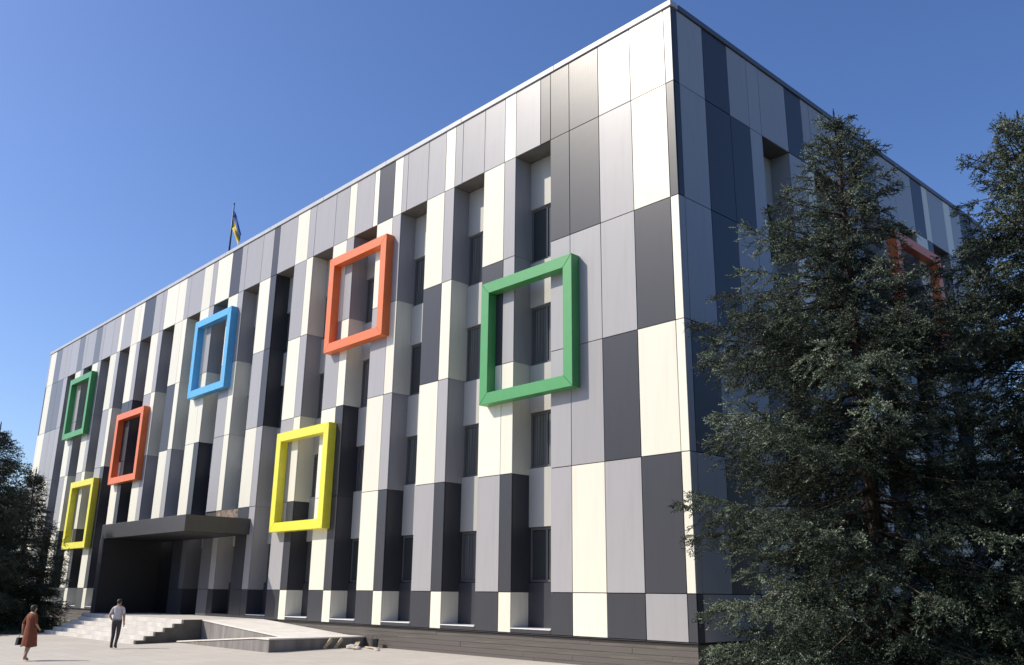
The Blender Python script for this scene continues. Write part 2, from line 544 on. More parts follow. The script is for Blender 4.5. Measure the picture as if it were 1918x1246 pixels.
# side slots: same fill, turned
def side_to(kk):
    yl = SIDE0 + PITCH * kk
    def to(name, u0, u1, d0, d1, z0, z1, mat):
        return box(name, -d1, -d0, yl + SW - u1, yl + SW - u0, z0, z1, mat, BLD)
    return yl, to
for kk in range(NSIDE):
    yl, to = side_to(kk)
    slot_fill(to, ['L', 'L', 'D', 'L', 'L', 'D'] if kk % 2 else ['L', 'L', 'L', 'D', 'L', 'D'], 'L')
    for i, (z0, z1) in enumerate(WIN):
        w = link('window', wmesh[round(z1 - z0, 2)], M['winframe'], BLD, (-0.82, yl + SW / 2, (z0 + z1) / 2))
        w.rotation_euler.z = R(90)
        link('pane', box_mesh(SW - 0.20, 0.01, z1 - z0 - 0.18), M['glass'], w, (0, 0.035, 0))

# cladding of the side wall
SE = [0.0, 0.29, 1.60, 2.95, 4.08, 4.80]
SC = ['DDLLLD', 'LLLDLL', 'DDDLDL', 'LDLLLD', 'LLLDWD']
stuff = {}
def stuff_box(c, *a):
    stuff.setdefault(c, MB()).box(*a)
for i, cs in enumerate(SC):
    for r in range(6):
        spanel(SE[i] + (0.042 if i == 0 else 0), SE[i + 1], Zs[r + 1], Zs[r], cs[r])
SN = ['LWDLDW', 'DLLWLD', 'LLDLDW', 'WDLLDW']
SWD = ['DLWDLD', 'LDLLDL', 'LLDWLD', 'DWLDLL']
SH = ['LLDLL', ]
for kk in range(NSIDE):
    y = SIDE0 + PITCH * kk
    spanel(y, y + SW, Zs[1], Zs[0], 'LLMLL'[kk])
    if kk == NSIDE - 1: break
    for r in range(6):
        if r < 3:
            spanel(y + SW, y + SW + 1.1, Zs[r + 1], Zs[r], SWD[kk][r])
            spanel(y + SW + 1.1, y + PITCH, Zs[r + 1], Zs[r], SN[kk][r])
        else:
            stuff_box(SWD[kk][r], -0.038, 0.0, y + SW + G, y + SW + 1.1 - G, Zs[r + 1] + G, Zs[r] - G)
            stuff_box(SN[kk][r], -0.038, 0.0, y + SW + 1.1 + G, y + PITCH - G, Zs[r + 1] + G, Zs[r] - G)
for i in range(5):
    for r in range(6):
        c = 'LMDLWL'[(i + 2 * r) % 6]
        stuff_box(c, -0.038, 0.0, SLEN - SE[i + 1] + G, SLEN - SE[i] - G, Zs[r + 1] + G, Zs[r] - G)
for c, b_ in stuff.items():
    tag(b_.build('cladding_panels', M[c], BLD), kind='stuff')

# plinth: slate courses, proud and uneven, individually laid on the near stretch
mb = MB()
mb.box(-LEN + 0.1, -0.12, 0.12, 0.94, -0.4, 0.735)
mb.box(-0.94, -0.12, 0.95, SLEN - 0.1, -0.4, 0.735)
mb.build('plinth', M['back'], BLD)
H5 = 0.152
pr = random.Random(11)
for c in range(5):
    x = 0.085 - (0.0 if c % 2 == 0 else 0.0)
    z1 = 0.70 - c * H5
    off = (1.3, 2.1, 0.8, 1.7, 1.1)[c]
    x = 0.086
    first = True
    while x < 22.0:
        w = off if first else pr.uniform(1.9, 2.6)
        first = False
        d = pr.uniform(0.0, 0.012)
        box('plinth_tile', -(x + w) + 0.0015, -x - 0.0015, 0.075 + d, 0.118, z1 - H5 + 0.003, z1 - 0.003, M['plinth'], BLD)
        x += w
    y = 0.125
    mbx = None
mb = MB()
for c in range(5):
    z1 = 0.70 - c * H5
    y = 0.125
    while y < SLEN - 1.3:
        mb.box(-0.118, -0.080 - pr.uniform(0, .01), y + .004, y + 1.196, z1 - H5 + .004, z1 - .004)
        y += 1.2
    x = 22.1
    while x < LEN - 1.4:
        mb.box(-(x + 1.2) + 0.004, -x - 0.004, 0.08, 0.118, z1 - H5 + 0.004, z1 - 0.004)
        x += 1.2
tag(mb.build('plinth_tiles', M['plinth'], BLD), kind='stuff')
# drip strip hiding the top of the plinth
box('drip_strip', -LEN + 0.1, -0.02, 0.01, 0.10, 0.722, 0.742, M['back'], BLD)

# ------------------------------------------------------------------ coloured square frames (parts of the building)
def bar_mesh(s, bar, dep):
    """one mitred bar of a square frame, lying along the bottom; the other three are turned copies"""
    import bmesh
    bm = bmesh.new()
    o = s / 2; i = o - bar; g = 0.004
    prof = [(-o + g, -o), (o - g, -o), (i - g, -i), (-i + g, -i)]
    A = [bm.verts.new((x, 0.0, z)) for x, z in prof]
    B = [bm.verts.new((x, -dep, z)) for x, z in prof]
    bm.faces.new(A); bm.faces.new(B[::-1])
    for k in range(4):
        q = (k + 1) % 4
        bm.faces.new((A[k], B[k], B[q], A[q]))
    bmesh.ops.recalc_face_normals(bm, faces=bm.faces[:])
    bmesh.ops.bevel(bm, geom=bm.edges[:], offset=0.008, segments=1, affect='EDGES')
    me = bpy.data.meshes.new('bar')
    bm.to_mesh(me); bm.free()
    return me
barm = bar_mesh(4.22, 0.38, 0.36)
core_m = None
def accent_frame(loc, mat, lab, rz=0.0):
    # hidden carrier rail behind the bars is the part itself; the four coloured bars are its pieces
    mb = MB(); o_ = 2.11; i_ = 1.73
    for (x0, x1, z0, z1) in ((-o_ + .03, o_ - .03, -o_ + .03, -i_ - .03), (-o_ + .03, o_ - .03, i_ + .03, o_ - .03), (-o_ + .03, -i_ - .03, -i_, i_), (i_ + .03, o_ - .03, -i_, i_)):
        mb.box(x0, x1, -0.30, -0.02, z0, z1)
    fo = mb.build('accent_frame', mat, BLD)
    fo.location = loc; fo.rotation_euler.z = rz
    tag(fo, lab)
    for q in range(4):
        b_ = link('bar', barm, mat, fo)
        b_.rotation_euler.y = q * math.pi / 2
    return fo
def slot_c(kk): return -(SLOT0 + PITCH * (kk - 1) + SW / 2)
FR = [(1, 9.93, 'green', 'large green square frame nearest the building corner'),
      (4, 13.60, 'orange', 'orange square frame high up between the green and blue frames'),
      (5, 6.37, 'yellow', 'yellow square frame low down right of the entrance canopy'),
      (8, 13.65, 'blue', 'light blue square frame high up on the front'),
      (11, 9.93, 'orange', 'smaller looking orange square frame above the entrance canopy'),
      (13, 6.37, 'yellow', 'far yellow square frame low down left of the canopy'),
      (14, 13.75, 'green', 'far green square frame near the left end of the front')]
for kk, z, c, lab in FR:
    accent_frame((slot_c(kk), -0.0015, z), M[c], lab)
for kk, z, c, lab in ((3, 13.62, 'orange', 'orange square frame on the shaded side wall between the spruces'),):
    accent_frame((0.0015, SIDE0 + PITCH * kk + SW / 2, z), M[c], lab, R(90))

# ------------------------------------------------------------------ entrance canopy and portal (parts)
cx0, cx1 = -33.9, -24.0
can = box('entrance_canopy', cx0, cx1, -3.0, -0.004, 4.28, 4.98, M['canopy'], BLD, 0.01)
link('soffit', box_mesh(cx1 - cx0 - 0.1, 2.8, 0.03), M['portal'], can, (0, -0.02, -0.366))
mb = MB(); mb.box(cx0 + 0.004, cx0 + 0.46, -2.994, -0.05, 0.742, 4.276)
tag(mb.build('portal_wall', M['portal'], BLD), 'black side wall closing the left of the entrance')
box('portal_edge', cx0 + 0.002, cx0 + 0.5, -3.02, -2.997, 0.742, 4.279, M['canopy'], BLD)
mb = MB()
pm = random.Random(5)
mb.box(-27.95, -24.05, 0.012, 0.046, 4.985, 5.27)
mb.box(-27.6, -24.2, 0.016, 0.046, 5.272, 5.505)
tag(mb.build('bare_masonry', M['masonry'], BLD), 'strip of bare brown masonry above the canopy')

# ------------------------------------------------------------------ entrance platform with steps
plat = empty('entrance_steps', (-28, -3, 0))
tag(plat, 'wide pale granite steps rising to the entrance platform', 'steps')
def child_box(name, x0, x1, y0, y1, z0, z1, mat, par, bev=0.0):
    o = box(name, x0, x1, y0, y1, z0, z1, mat, par, bev)
    o.location = Vector(o.location) - Vector(par.location)
    return o
sx0, sx1 = -33.2, -22.35
child_box('platform', -33.95, -22.35, -3.4, 0.06, -0.3, 0.735, M['step'], plat, 0.01)
rise = 0.148
for i in range(5):
    zt = 0.735 - rise * (i + 1)
    y0 = -3.4 - 0.36 * (i + 1)
    child_box('step', sx0, sx1, y0, y0 + 0.358, -0.4, zt, M['step'], plat, 0.008)
# right cheek wall with stepped outline
mb = MB()
prof = [(-2.62, -0.4), (-2.62, 0.728)]
prof += [(-3.4, 0.728)]
for i in range(5):
    zt = 0.728 - rise * (i + 1)
    prof += [(-3.4 - 0.36 * i, zt), (-3.4 - 0.36 * (i + 1), zt)]
prof += [(-3.4 - 0.36 * 5, -0.4)]
mb.prism(prof, 'x', -22.345, -22.16)
o = mb.build('cheek_wall', M['cheek'], plat); o.location = -Vector(plat.location)

# ------------------------------------------------------------------ switchback ramp
rp = empty('access_ramp', (-18, -2, 0))
tag(rp, 'concrete switchback wheelchair ramp right of the entrance steps', 'ramp')
def ramp_piece(name, prof, y0, y1, mat):
    mb = MB(); mb.prism(prof, 'y', y0, y1)
    o = mb.build(name, mat, rp); o.location = -Vector(rp.location)
    return o
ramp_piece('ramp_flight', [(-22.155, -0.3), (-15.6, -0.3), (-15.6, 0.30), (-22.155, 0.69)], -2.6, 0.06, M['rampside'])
ramp_piece('ramp_surface', [(-22.155, 0.693), (-15.6, 0.303), (-15.6, 0.345), (-22.155, 0.735)], -2.63, 0.06, M['ramptop'])
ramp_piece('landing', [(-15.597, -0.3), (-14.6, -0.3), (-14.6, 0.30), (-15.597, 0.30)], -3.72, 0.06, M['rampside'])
ramp_piece('landing_surface', [(-15.597, 0.303), (-14.57, 0.303), (-14.57, 0.345), (-15.597, 0.345)], -3.75, 0.06, M['ramptop'])
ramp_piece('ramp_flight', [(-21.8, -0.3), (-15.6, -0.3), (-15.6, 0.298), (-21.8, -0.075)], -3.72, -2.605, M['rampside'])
ramp_piece('ramp_surface', [(-21.8, -0.072), (-15.6, 0.303), (-15.6, 0.345), (-21.8, -0.03)], -3.75, -2.64, M['ramptop'])

# ------------------------------------------------------------------ flag on the roof
fl = empty('flagpole', (-31.5, 1.0, 18.98), R(47))
tag(fl, 'thin dark flagpole with a drooping blue and yellow flag on the roof', 'flagpole')
mb = MB(); mb.tube([(0, 0, 0), (0, 0, 2.2), (0, 0, 4.15)], [0.065, 0.055, 0.035], 8); mb.tube([(0, 0, 4.15), (0, 0, 4.22)], [0.06, 0.03], 8)
mb.build('pole', simple_mat('pole_blue_grey', (0.05, 0.07, 0.10), 0.5), fl, True)
mb = MB(); mb.box(-.16, .16, -.16, .16, 0.0, .05); mb.build('base_plate', M['winframe'], fl)
def flag_band(u0, u1, name, mat):
    me = bpy.data.meshes.new(name); V = []; F = []
    nu, nv = 10, 22
    for i in range(nu + 1):
        u = u0 + (u1 - u0) * i / nu                       # along the hoist, 0 top
        for j in range(nv + 1):
            v = j / nv                                    # along the fly
            x = 0.05 + 0.62 * v * (1 - 0.18 * u) ; z = 3.72 - u * 1.15 * (1 - 0.35 * v) - 1.55 * v ** 1.25
            y = 0.10 * math.sin(7 * v + 2.4 * u) * v + 0.05 * math.sin(11 * u + 3 * v)
            V.append((x, y - 0.35 * v, z))
    for i in range(nu):
        for j in range(nv):
            a = i * (nv + 1) + j
            F.append((a, a + 1, a + nv + 2, a + nv + 1))
    me.from_pydata(V, [], F)
    me.polygons.foreach_set('use_smooth', [True] * len(F))
    o = link(name, me, mat, fl)
    sm = o.modifiers.new('t', 'SOLIDIFY'); sm.thickness = 0.006
    return o
tag(flag_band(0, 0.5, 'flag_band', simple_mat('flag_blue', (0.03, 0.10, 0.35), 0.8)), 'blue upper band of the flag')
tag(flag_band(0.5, 1.0, 'flag_band', simple_mat('flag_yellow', (0.75, 0.55, 0.05), 0.8)), 'yellow lower band of the flag')

# ------------------------------------------------------------------ building leftovers by the ramp
mwood = simple_mat('raw_timber', (0.52, 0.42, 0.28), 0.8, 0.3, 4, stretch=(1, 8, 8))
mgrey = simple_mat('rubble_stone', (0.46, 0.43, 0.38), 0.9, 0.25, 6, bmp=0.5)
mtarp = simple_mat('dark_tarpaulin', (0.045, 0.05, 0.06), 0.6, 0.3, 5)
def plank(loc, size, rot, name, label, cat, mat, group=None):
    o = link(name, box_mesh(*size, 0.006), mat, None, loc)
    o.rotation_euler = rot
    return tag(o, label, cat, group)
for i, (x, y) in enumerate(((-14.52, -1.55), (-14.50, -1.12))):
    plank((x + 0.06, y, 0.13), (0.05, 0.11, 0.42), (R(-38), R(8), 0), 'leaning_batten', ['pale striped batten leaning on the ramp end, the one nearer the camera', 'pale striped batten leaning on the ramp end, the one nearer the wall'][i], 'batten', mwood, 'battens leaning on the ramp end')
plank((-14.05, -0.62, 0.09), (1.6, 0.16, 0.045), (0, R(6), R(-38)), 'timber_plank', 'raw timber plank lying from the ramp end to the ground', 'plank', mwood)
plank((-13.2, -0.55, 0.035), (1.0, 0.12, 0.04), (0, R(0), R(-12)), 'timber_plank', 'short timber plank flat on the paving beside the plinth', 'plank', mwood)
def stone(loc, s, seed, label):
    import bmesh
    bm = bmesh.new(); bmesh.ops.create_icosphere(bm, subdivisions=2, radius=1)
    r = random.Random(seed)
    for v in bm.verts: v.co = Vector((v.co.x * s[0], v.co.y * s[1], v.co.z * s[2])) * (0.82 + 0.36 * r.random())
    me = bpy.data.meshes.new('rubble'); bm.to_mesh(me); bm.free()
    return tag(link('rubble_lump', me, mgrey, None, loc), label, 'rubble', 'rubble beside the ramp end')
stone((-13.9, -0.95, 0.04), (0.22, 0.16, 0.09), 1, 'largest pale rubble lump between the planks and the ramp end')
stone((-13.45, -0.98, 0.02), (0.14, 0.1, 0.07), 2, 'middling pale rubble lump in front of the short plank')
stone((-12.55, -0.82, 0.0), (0.12, 0.09, 0.06), 3, 'small pale rubble lump rightmost on the paving by the plinth')
mb = MB()
mb.tube([(-13.55, -0.22, 0.0), (-13.55, -0.22, 0.02), (-13.55, -0.22, 0.30)], [0.11, 0.115, 0.15], 14)
o = mb.build('bucket', mtarp, None, False); tag(o, 'dark builder bucket standing against the slate plinth', 'bucket')
mb = MB(); mb.tube([(-13.55 + 0.15 * math.cos(t), -0.22, 0.30 + 0.13 * math.sin(t)) for t in [math.pi * i / 10 for i in range(11)]], 0.008, 6)
mb.build('handle', mtarp, o)

# ------------------------------------------------------------------ trees
def unit(a):
    return a / (np.linalg.norm(a, axis=-1, keepdims=True) + 1e-9)

def shoot_template(r, nneedle, length, nl, nw):
    """one bottle-brush shoot along +x"""
    V = []; F = []
    core = 0.0055
    for k in range(3):
        t = 2 * math.pi * k / 3
        V.append((0, core * math.cos(t), core * math.sin(t)))
    V.append((length, 0, 0))
    F += [(0, 1, 3), (1, 2, 3), (2, 0, 3)]
    for i in range(nneedle):
        x = length * (i + 0.5) / nneedle
        a = i * 2.399 + r.uniform(-.3, .3)
        ln = nl * r.uniform(.8, 1.15) * (1.0 - 0.35 * (i / nneedle) ** 3)
        lean = r.uniform(.45, .85)
        d = np.array((lean, math.cos(a) * (1 - .3 * lean), math.sin(a) * (1 - .3 * lean)))
        d /= np.linalg.norm(d)
        s = np.cross(d, (math.sin(a * 3), math.cos(a * 2), .3)); s /= np.linalg.norm(s) + 1e-9
        b0 = np.array((x, 0, 0))
        n = len(V)
        V += [tuple(b0 - s * nw * .5), tuple(b0 + s * nw * .5), tuple(b0 + d * ln)]
        F.append((n, n + 1, n + 2))
    return np.array(V), np.array(F)

def make_foliage(name, P, D, L, tone, mat, parent, seed, nneedle, nl, nw, base_len):
    r = random.Random(seed)
    temps = [shoot_template(r, nneedle, base_len, nl, nw) for _ in range(5)]
    g = np.random.default_rng(seed)
    N = len(P)
    which = g.integers(0, 5, N)
    ref = g.normal(size=(N, 3))
    X = unit(D); Y = unit(np.cross(ref, X)); Zv = np.cross(X, Y)
    Vs = []; Fs = []; Ts = []; off = 0
    for t in range(5):
        idx = np.where(which == t)[0]
        T, F = temps[t]
        sc = (L[idx] / base_len)[:, None]
        w = (T[None, :, 0:1] * sc[:, :, None]) * X[idx][:, None, :] + T[None, :, 1:2] * Y[idx][:, None, :] + T[None, :, 2:3] * Zv[idx][:, None, :]
        w = w + P[idx][:, None, :]
        nv = len(T)
        Vs.append(w.reshape(-1, 3))
        Fs.append((F[None] + (np.arange(len(idx)) * nv)[:, None, None] + off).reshape(-1, 3))
        Ts.append(np.repeat(tone[idx], nv))
        off += len(idx) * nv
    V = np.concatenate(Vs).astype(np.float32); F = np.concatenate(Fs).astype(np.int32); T = np.concatenate(Ts).astype(np.float32)
    me = bpy.data.meshes.new(name)
    me.vertices.add(len(V)); me.vertices.foreach_set('co', V.ravel())
    me.loops.add(len(F) * 3); me.loops.foreach_set('vertex_index', F.ravel())
    me.polygons.add(len(F)); me.polygons.foreach_set('loop_start', np.arange(0, len(F) * 3, 3, dtype=np.int32))
    me.polygons.foreach_set('loop_total', np.full(len(F), 3, dtype=np.int32))
    at = me.attributes.new('tone', 'FLOAT', 'POINT'); at.data.foreach_set('value', T)
    me.update(calc_edges=True)
    return link('crown', me, mat, parent)

def spruce(label, base, H, prof, seed, mat, whorl=0.38, nbr=8, sec_step=0.155, sh_step=0.034, sh_len=0.15, nneedle=8, nl=0.038, nw=0.025, inner=0.15, leaders=1, zmin=0.25, sec_max=0.9, extra=(), group=None):
    """whorled branches > side twigs on both sides > needle-covered shoots"""
    root = empty('spruce_tree', base)
    tag(root, label, 'tree', group)
    r = np.random.default_rng(seed)
    hs = [q[0] for q in prof]; rs = [q[1] for q in prof]
    wood = MB()
    SP = []; SD = []; SL = []; ST = []; SDR = []          # side twigs: start, direction, length, tone, droop
    UP = np.array((0, 0, 1.0))
    # patches of the crown that grow out further or stay back, so the outline is lumpy
    lob = [(r.uniform(0, 6.28), r.uniform(0.05, .95), r.uniform(-.34, .26), r.uniform(.3, .7), r.uniform(.035, .08)) for _ in range(48)] + list(extra)
    z = zmin
    while z < H - 0.3:
        t = z / H
        Rz = np.interp(t, hs, rs)
        n = nbr if t < .8 else max(5, nbr - 2)
        ph = r.uniform(0, 6.28)
        for k in range(n):
            a = ph + 6.283 * k / n + r.uniform(-.35, .35)
            zb = z + r.uniform(-.2, .2)
            g = 1.0
            for (la, lt, am, wa, wt) in lob:
                da = (a - la + math.pi) % (2 * math.pi) - math.pi
                g += am * math.exp(-(da / wa) ** 2 - ((zb / H - lt) / wt) ** 2)
            Rb = Rz * max(.4, min(1.25, g)) * r.uniform(.72, 1.06)
            if Rb < .12: continue
            out = np.array((math.cos(a), math.sin(a), 0)); lat = np.array((-math.sin(a), math.cos(a), 0))
            if t > .85: a1, a2 = r.uniform(.25, .6), 0.05
            elif t > .5: a1, a2 = r.uniform(-.18, .12), r.uniform(-.05, .15)
            else: a1, a2 = r.uniform(-.48, -.12), r.uniform(.08, .32)
            bend = r.uniform(-.2, .2)
            s_ = np.array((0, .35, .7, .97))
            def bp(s):
                s = np.asarray(s)[:, None]
                return np.array((0, 0, zb)) + out * (Rb * s) + lat * (Rb * bend * s * s) + UP * (Rb * (a1 * s + a2 * s * s))
            wood.tube([tuple(q) for q in bp(s_)], [0.010 + 0.010 * Rb, 0.008 + 0.006 * Rb, 0.010, 0.004], 4)
            tone = r.uniform(.05, .62)
            ns = max(3, int(Rb * (1 - inner) / sec_step))
            s = inner + (1 - inner) * (np.arange(ns) + r.random(ns) * .9) / ns
            s = np.repeat(s, 2); m_ = len(s)
            side = np.tile((-1.0, 1.0), ns)[:, None]
            p0 = bp(s); d0 = unit(bp(s + .04) - bp(s - .04))
            ll = unit(np.cross(d0, UP))
            ln = np.minimum(sec_max, (0.13 + 0.23 * Rb * np.sin(np.clip(1.10 - s, 0, 1) * 1.9)) * r.uniform(.45, 1.2, m_))
            dd = unit(d0 * r.uniform(.45, 1.0, (m_, 1)) + ll * side * r.uniform(.45, 1.0, (m_, 1)) + UP * r.uniform(-.75, .12, (m_, 1)))
            keep = r.random(m_) > .06
            SP.append(p0[keep]); SD.append(dd[keep]); SL.append(ln[keep]); ST.append((tone + r.uniform(-.22, .22, m_))[keep]); SDR.append(r.uniform(.0, .5, m_)[keep])
            tip = bp([.66, 1.0])
            SP.append(tip[:1]); SD.append(unit(tip[1:] - tip[:1])); SL.append(np.array([Rb * .36])); ST.append(np.array([tone + .1])); SDR.append(np.array([0.0]))
        z += whorl * r.uniform(.75, 1.2) * (1.0 if t < .75 else .72)
    for q in range(leaders):
        ox, oy = (0, 0) if q == 0 else (r.uniform(-.55, .55), r.uniform(-.55, .55))
        top = H - (0 if q == 0 else r.uniform(.25, .9))
        st = np.array((ox * .4, oy * .4, top - 1.3)); en = np.array((ox, oy, top))
        wood.tube([tuple(st), tuple(en)], [0.02, 0.006], 5)
        for w_ in range(3):
            SP.append(st[None]); SD.append(unit(en - st)[None]); SL.append(np.array([1.3])); ST.append(np.array([.5])); SDR.append(np.array([0.0]))
    SP = np.concatenate(SP); SD = np.concatenate(SD); SL = np.concatenate(SL); ST = np.concatenate(ST); SDR = np.concatenate(SDR)
    cnt = np.maximum(2, (SL / sh_step).astype(int)) + 1
    ix = np.repeat(np.arange(len(SP)), cnt)
    N = len(ix)
    first = np.repeat(np.cumsum(cnt) - cnt, cnt)
    o = np.arange(N) - first
    u = ((o + r.random(N)) / cnt[ix]) ** 0.62                # fuller towards the twig ends
    last = o == cnt[ix] - 1
    u[last] = .95
    P = SP[ix] + SD[ix] * (SL[ix] * u)[:, None] - UP * (SDR[ix] * u * u * SL[ix])[:, None]
    lt = unit(np.cross(SD[ix], UP)) * np.where(o % 2, 1.0, -1.0)[:, None]
    D = SD[ix] * r.uniform(.3, 1.0, (N, 1)) + lt * r.uniform(.1, 1.0, (N, 1)) * (~last)[:, None] + UP * r.uniform(-.6, .5, (N, 1))
    L = sh_len * r.uniform(.6, 1.25, N)
    T = np.clip(ST[ix] + r.normal(0, .17, N) + .25 * last, 0, 1)
    wood.tube([(0, 0, -.25), (0, 0, H * .35), (0, 0, H * .75), (0, 0, H - .3)], [0.02 * H * .75, 0.013 * H * .8, 0.006 * H, 0.012], 10)
    wood.build('trunk', M['bark'], root)
    make_foliage('crown', P, D, L, T, mat, root, seed, nneedle, nl, nw, sh_len)
    return root, N

near_prof = [(0, 3.6), (.10, 3.85), (.25, 3.8), (.42, 3.5), (.58, 3.05), (.70, 2.45), (.80, 1.8), (.88, 1.15), (.94, .62), (1.0, .08)]
t1 = spruce('tall silvery spruce in front of the side wall nearest the building corner', (5.1, -0.7, -0.02), 13.05, near_prof, 21, M['spruce'], leaders=4, extra=[(R(47), .72, -.7, .95, .12), (R(232), .70, .26, .5, .05), (R(220), .52, .22, .5, .05), (R(235), .33, .16, .5, .05)])
right_prof = [(0, 3.6), (.10, 3.85), (.25, 3.8), (.42, 3.6), (.58, 3.2), (.70, 2.6), (.80, 1.95), (.88, 1.25), (.94, .7), (1.0, .1)]
t2 = spruce('tall dark spruce cut off by the right edge of the picture', (8.25, 2.02, 0.02), 12.75, right_prof, 22, M['spruce'], leaders=2, sh_step=0.047, sh_len=0.17, nl=0.043, nw=0.031)
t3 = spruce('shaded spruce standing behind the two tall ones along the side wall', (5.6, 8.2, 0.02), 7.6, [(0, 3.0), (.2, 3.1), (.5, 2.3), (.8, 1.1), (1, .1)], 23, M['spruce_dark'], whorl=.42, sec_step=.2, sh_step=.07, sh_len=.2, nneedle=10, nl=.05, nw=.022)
far_prof = [(0, 2.8), (.15, 3.0), (.4, 2.4), (.65, 1.6), (.85, .75), (1, .08)]
FK = dict(whorl=.28, nbr=9, sec_step=.15, sh_step=.11, sh_len=.26, nneedle=7, nl=.07, nw=.04)
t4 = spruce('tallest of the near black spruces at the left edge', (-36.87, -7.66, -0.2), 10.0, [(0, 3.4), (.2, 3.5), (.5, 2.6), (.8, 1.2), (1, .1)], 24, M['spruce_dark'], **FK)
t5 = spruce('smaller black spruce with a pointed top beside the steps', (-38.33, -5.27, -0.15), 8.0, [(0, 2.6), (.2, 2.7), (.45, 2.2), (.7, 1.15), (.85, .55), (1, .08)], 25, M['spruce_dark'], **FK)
import sys; print('shoots', file=sys.stderr) if 0 else None
SHOOTS = (t1[1], t2[1], t3[1], t4[1], t5[1])

def broadleaf(label, base, H, rad, seed, ncl=34, group=None):
    root = empty('broadleaf_tree', base); tag(root, label, 'tree', group)
    r = np.random.default_rng(seed)
    wood = MB()
    wood.tube([(0, 0, -.2), (.05, 0, H * .3), (0, .1, H * .6)], [.2, .15, .07], 8)
    cl = []
    for i in range(ncl):
        a = r.uniform(0, 6.28); rr = rad * math.sqrt(r.random()) * .9; hz = H * r.uniform(.30, .93)
        rr *= 1.0 - max(0, (hz / H - .55)) * 1.5
        c = np.array((math.cos(a) * rr, math.sin(a) * rr, hz)); cl.append(c)
        wood.tube([(0, 0, H * r.uniform(.2, .5)), tuple(c * .6 + np.array((0, 0, H * .15))), tuple(c)], [.05, .03, .012], 5)
    wood.build('trunk', M['bark'], root)
    V = []; F = []; T = []
    for c in cl:
        s = r.uniform(.6, 1.05); tn = r.uniform(.2, .8)
        for i in range(170):
            p = c + r.normal(size=3) * s * np.array((.55, .55, .42))
            u = unit(r.normal(size=3)); w = unit(np.cross(u, r.normal(size=3))); l = r.uniform(.07, .13)
            n = len(V)
            V += [tuple(p - u * l), tuple(p + w * l * .5), tuple(p + u * l), tuple(p - w * l * .5)]
            F.append((n, n + 1, n + 2, n + 3)); T += [float(np.clip(tn + r.normal(0, .2), 0, 1))] * 4
    me = bpy.data.meshes.new('crown'); me.from_pydata(V, [], F)
    at = me.attributes.new('tone', 'FLOAT', 'POINT'); at.data.foreach_set('value', T)
    link('crown', me, M['leaf'], root)
    return root
broadleaf('green broadleaf tree beyond the far left corner of the building', (-63.9, 0.3, 0), 12.0, 3.0, 31)
broadleaf('green broadleaf tree at the left edge behind the spruces', (-60.0, -6.5, -0.15), 10.5, 3.2, 32)

# trees added out of view, opposite and along the right, to block low sky light
PG = 'trees added out of view to block low sky light'
proto = broadleaf('broadleaf tree added out of view to block low sky light', (-40, -46, -0.3), 15.0, 4.6, 33, 60, PG)
spots = [(x, -46 + 4 * math.sin(x * 1.7), 0) for x in range(-72, 70, 8) if x != -40] + [(22.5 + 2 * math.sin(y), y, 0) for y in range(-34, 44, 7)]
pt = random.Random(9)
for x, y, z in spots:
    c_ = proto.copy(); COL.objects.link(c_)
    c_.location = (x, y, -0.3 if y < -20 else 0.0); c_.rotation_euler.z = pt.uniform(0, 6.28)
    k_ = pt.uniform(1.0, 1.35); c_.scale = (k_, k_, k_)
    for ch in proto.children:
        d_ = ch.copy(); COL.objects.link(d_); d_.parent = c_

# ------------------------------------------------------------------ people
skin = simple_mat('skin', (0.36, 0.21, 0.14), 0.6, 0.05)
def skinned(name, verts, edges, rads, roots, mats, pick, parent, levels=2):
    me = bpy.data.meshes.new(name)
    me.from_pydata(verts, edges, [])
    o = bpy.data.objects.new(name, me); COL.objects.link(o)
    md = o.modifiers.new('skin', 'SKIN'); md.use_smooth_shade = True
    sv = me.skin_vertices[0].data
    for i, rr in enumerate(rads):
        sv[i].radius = rr if isinstance(rr, tuple) else (rr, rr)
        sv[i].use_root = i in roots
    ss = o.modifiers.new('sub', 'SUBSURF'); ss.levels = levels; ss.render_levels = levels
    dg = bpy.context.evaluated_depsgraph_get()
    nm = bpy.data.meshes.new_from_object(o.evaluated_get(dg))
    bpy.data.objects.remove(o)
    nm.name = name
    nm.materials.clear()
    for q in mats: nm.materials.append(q)
    for p in nm.polygons:
        p.material_index = pick(p.center); p.use_smooth = True
    ob = bpy.data.objects.new(name, nm); COL.objects.link(ob); ob.parent = parent
    return ob

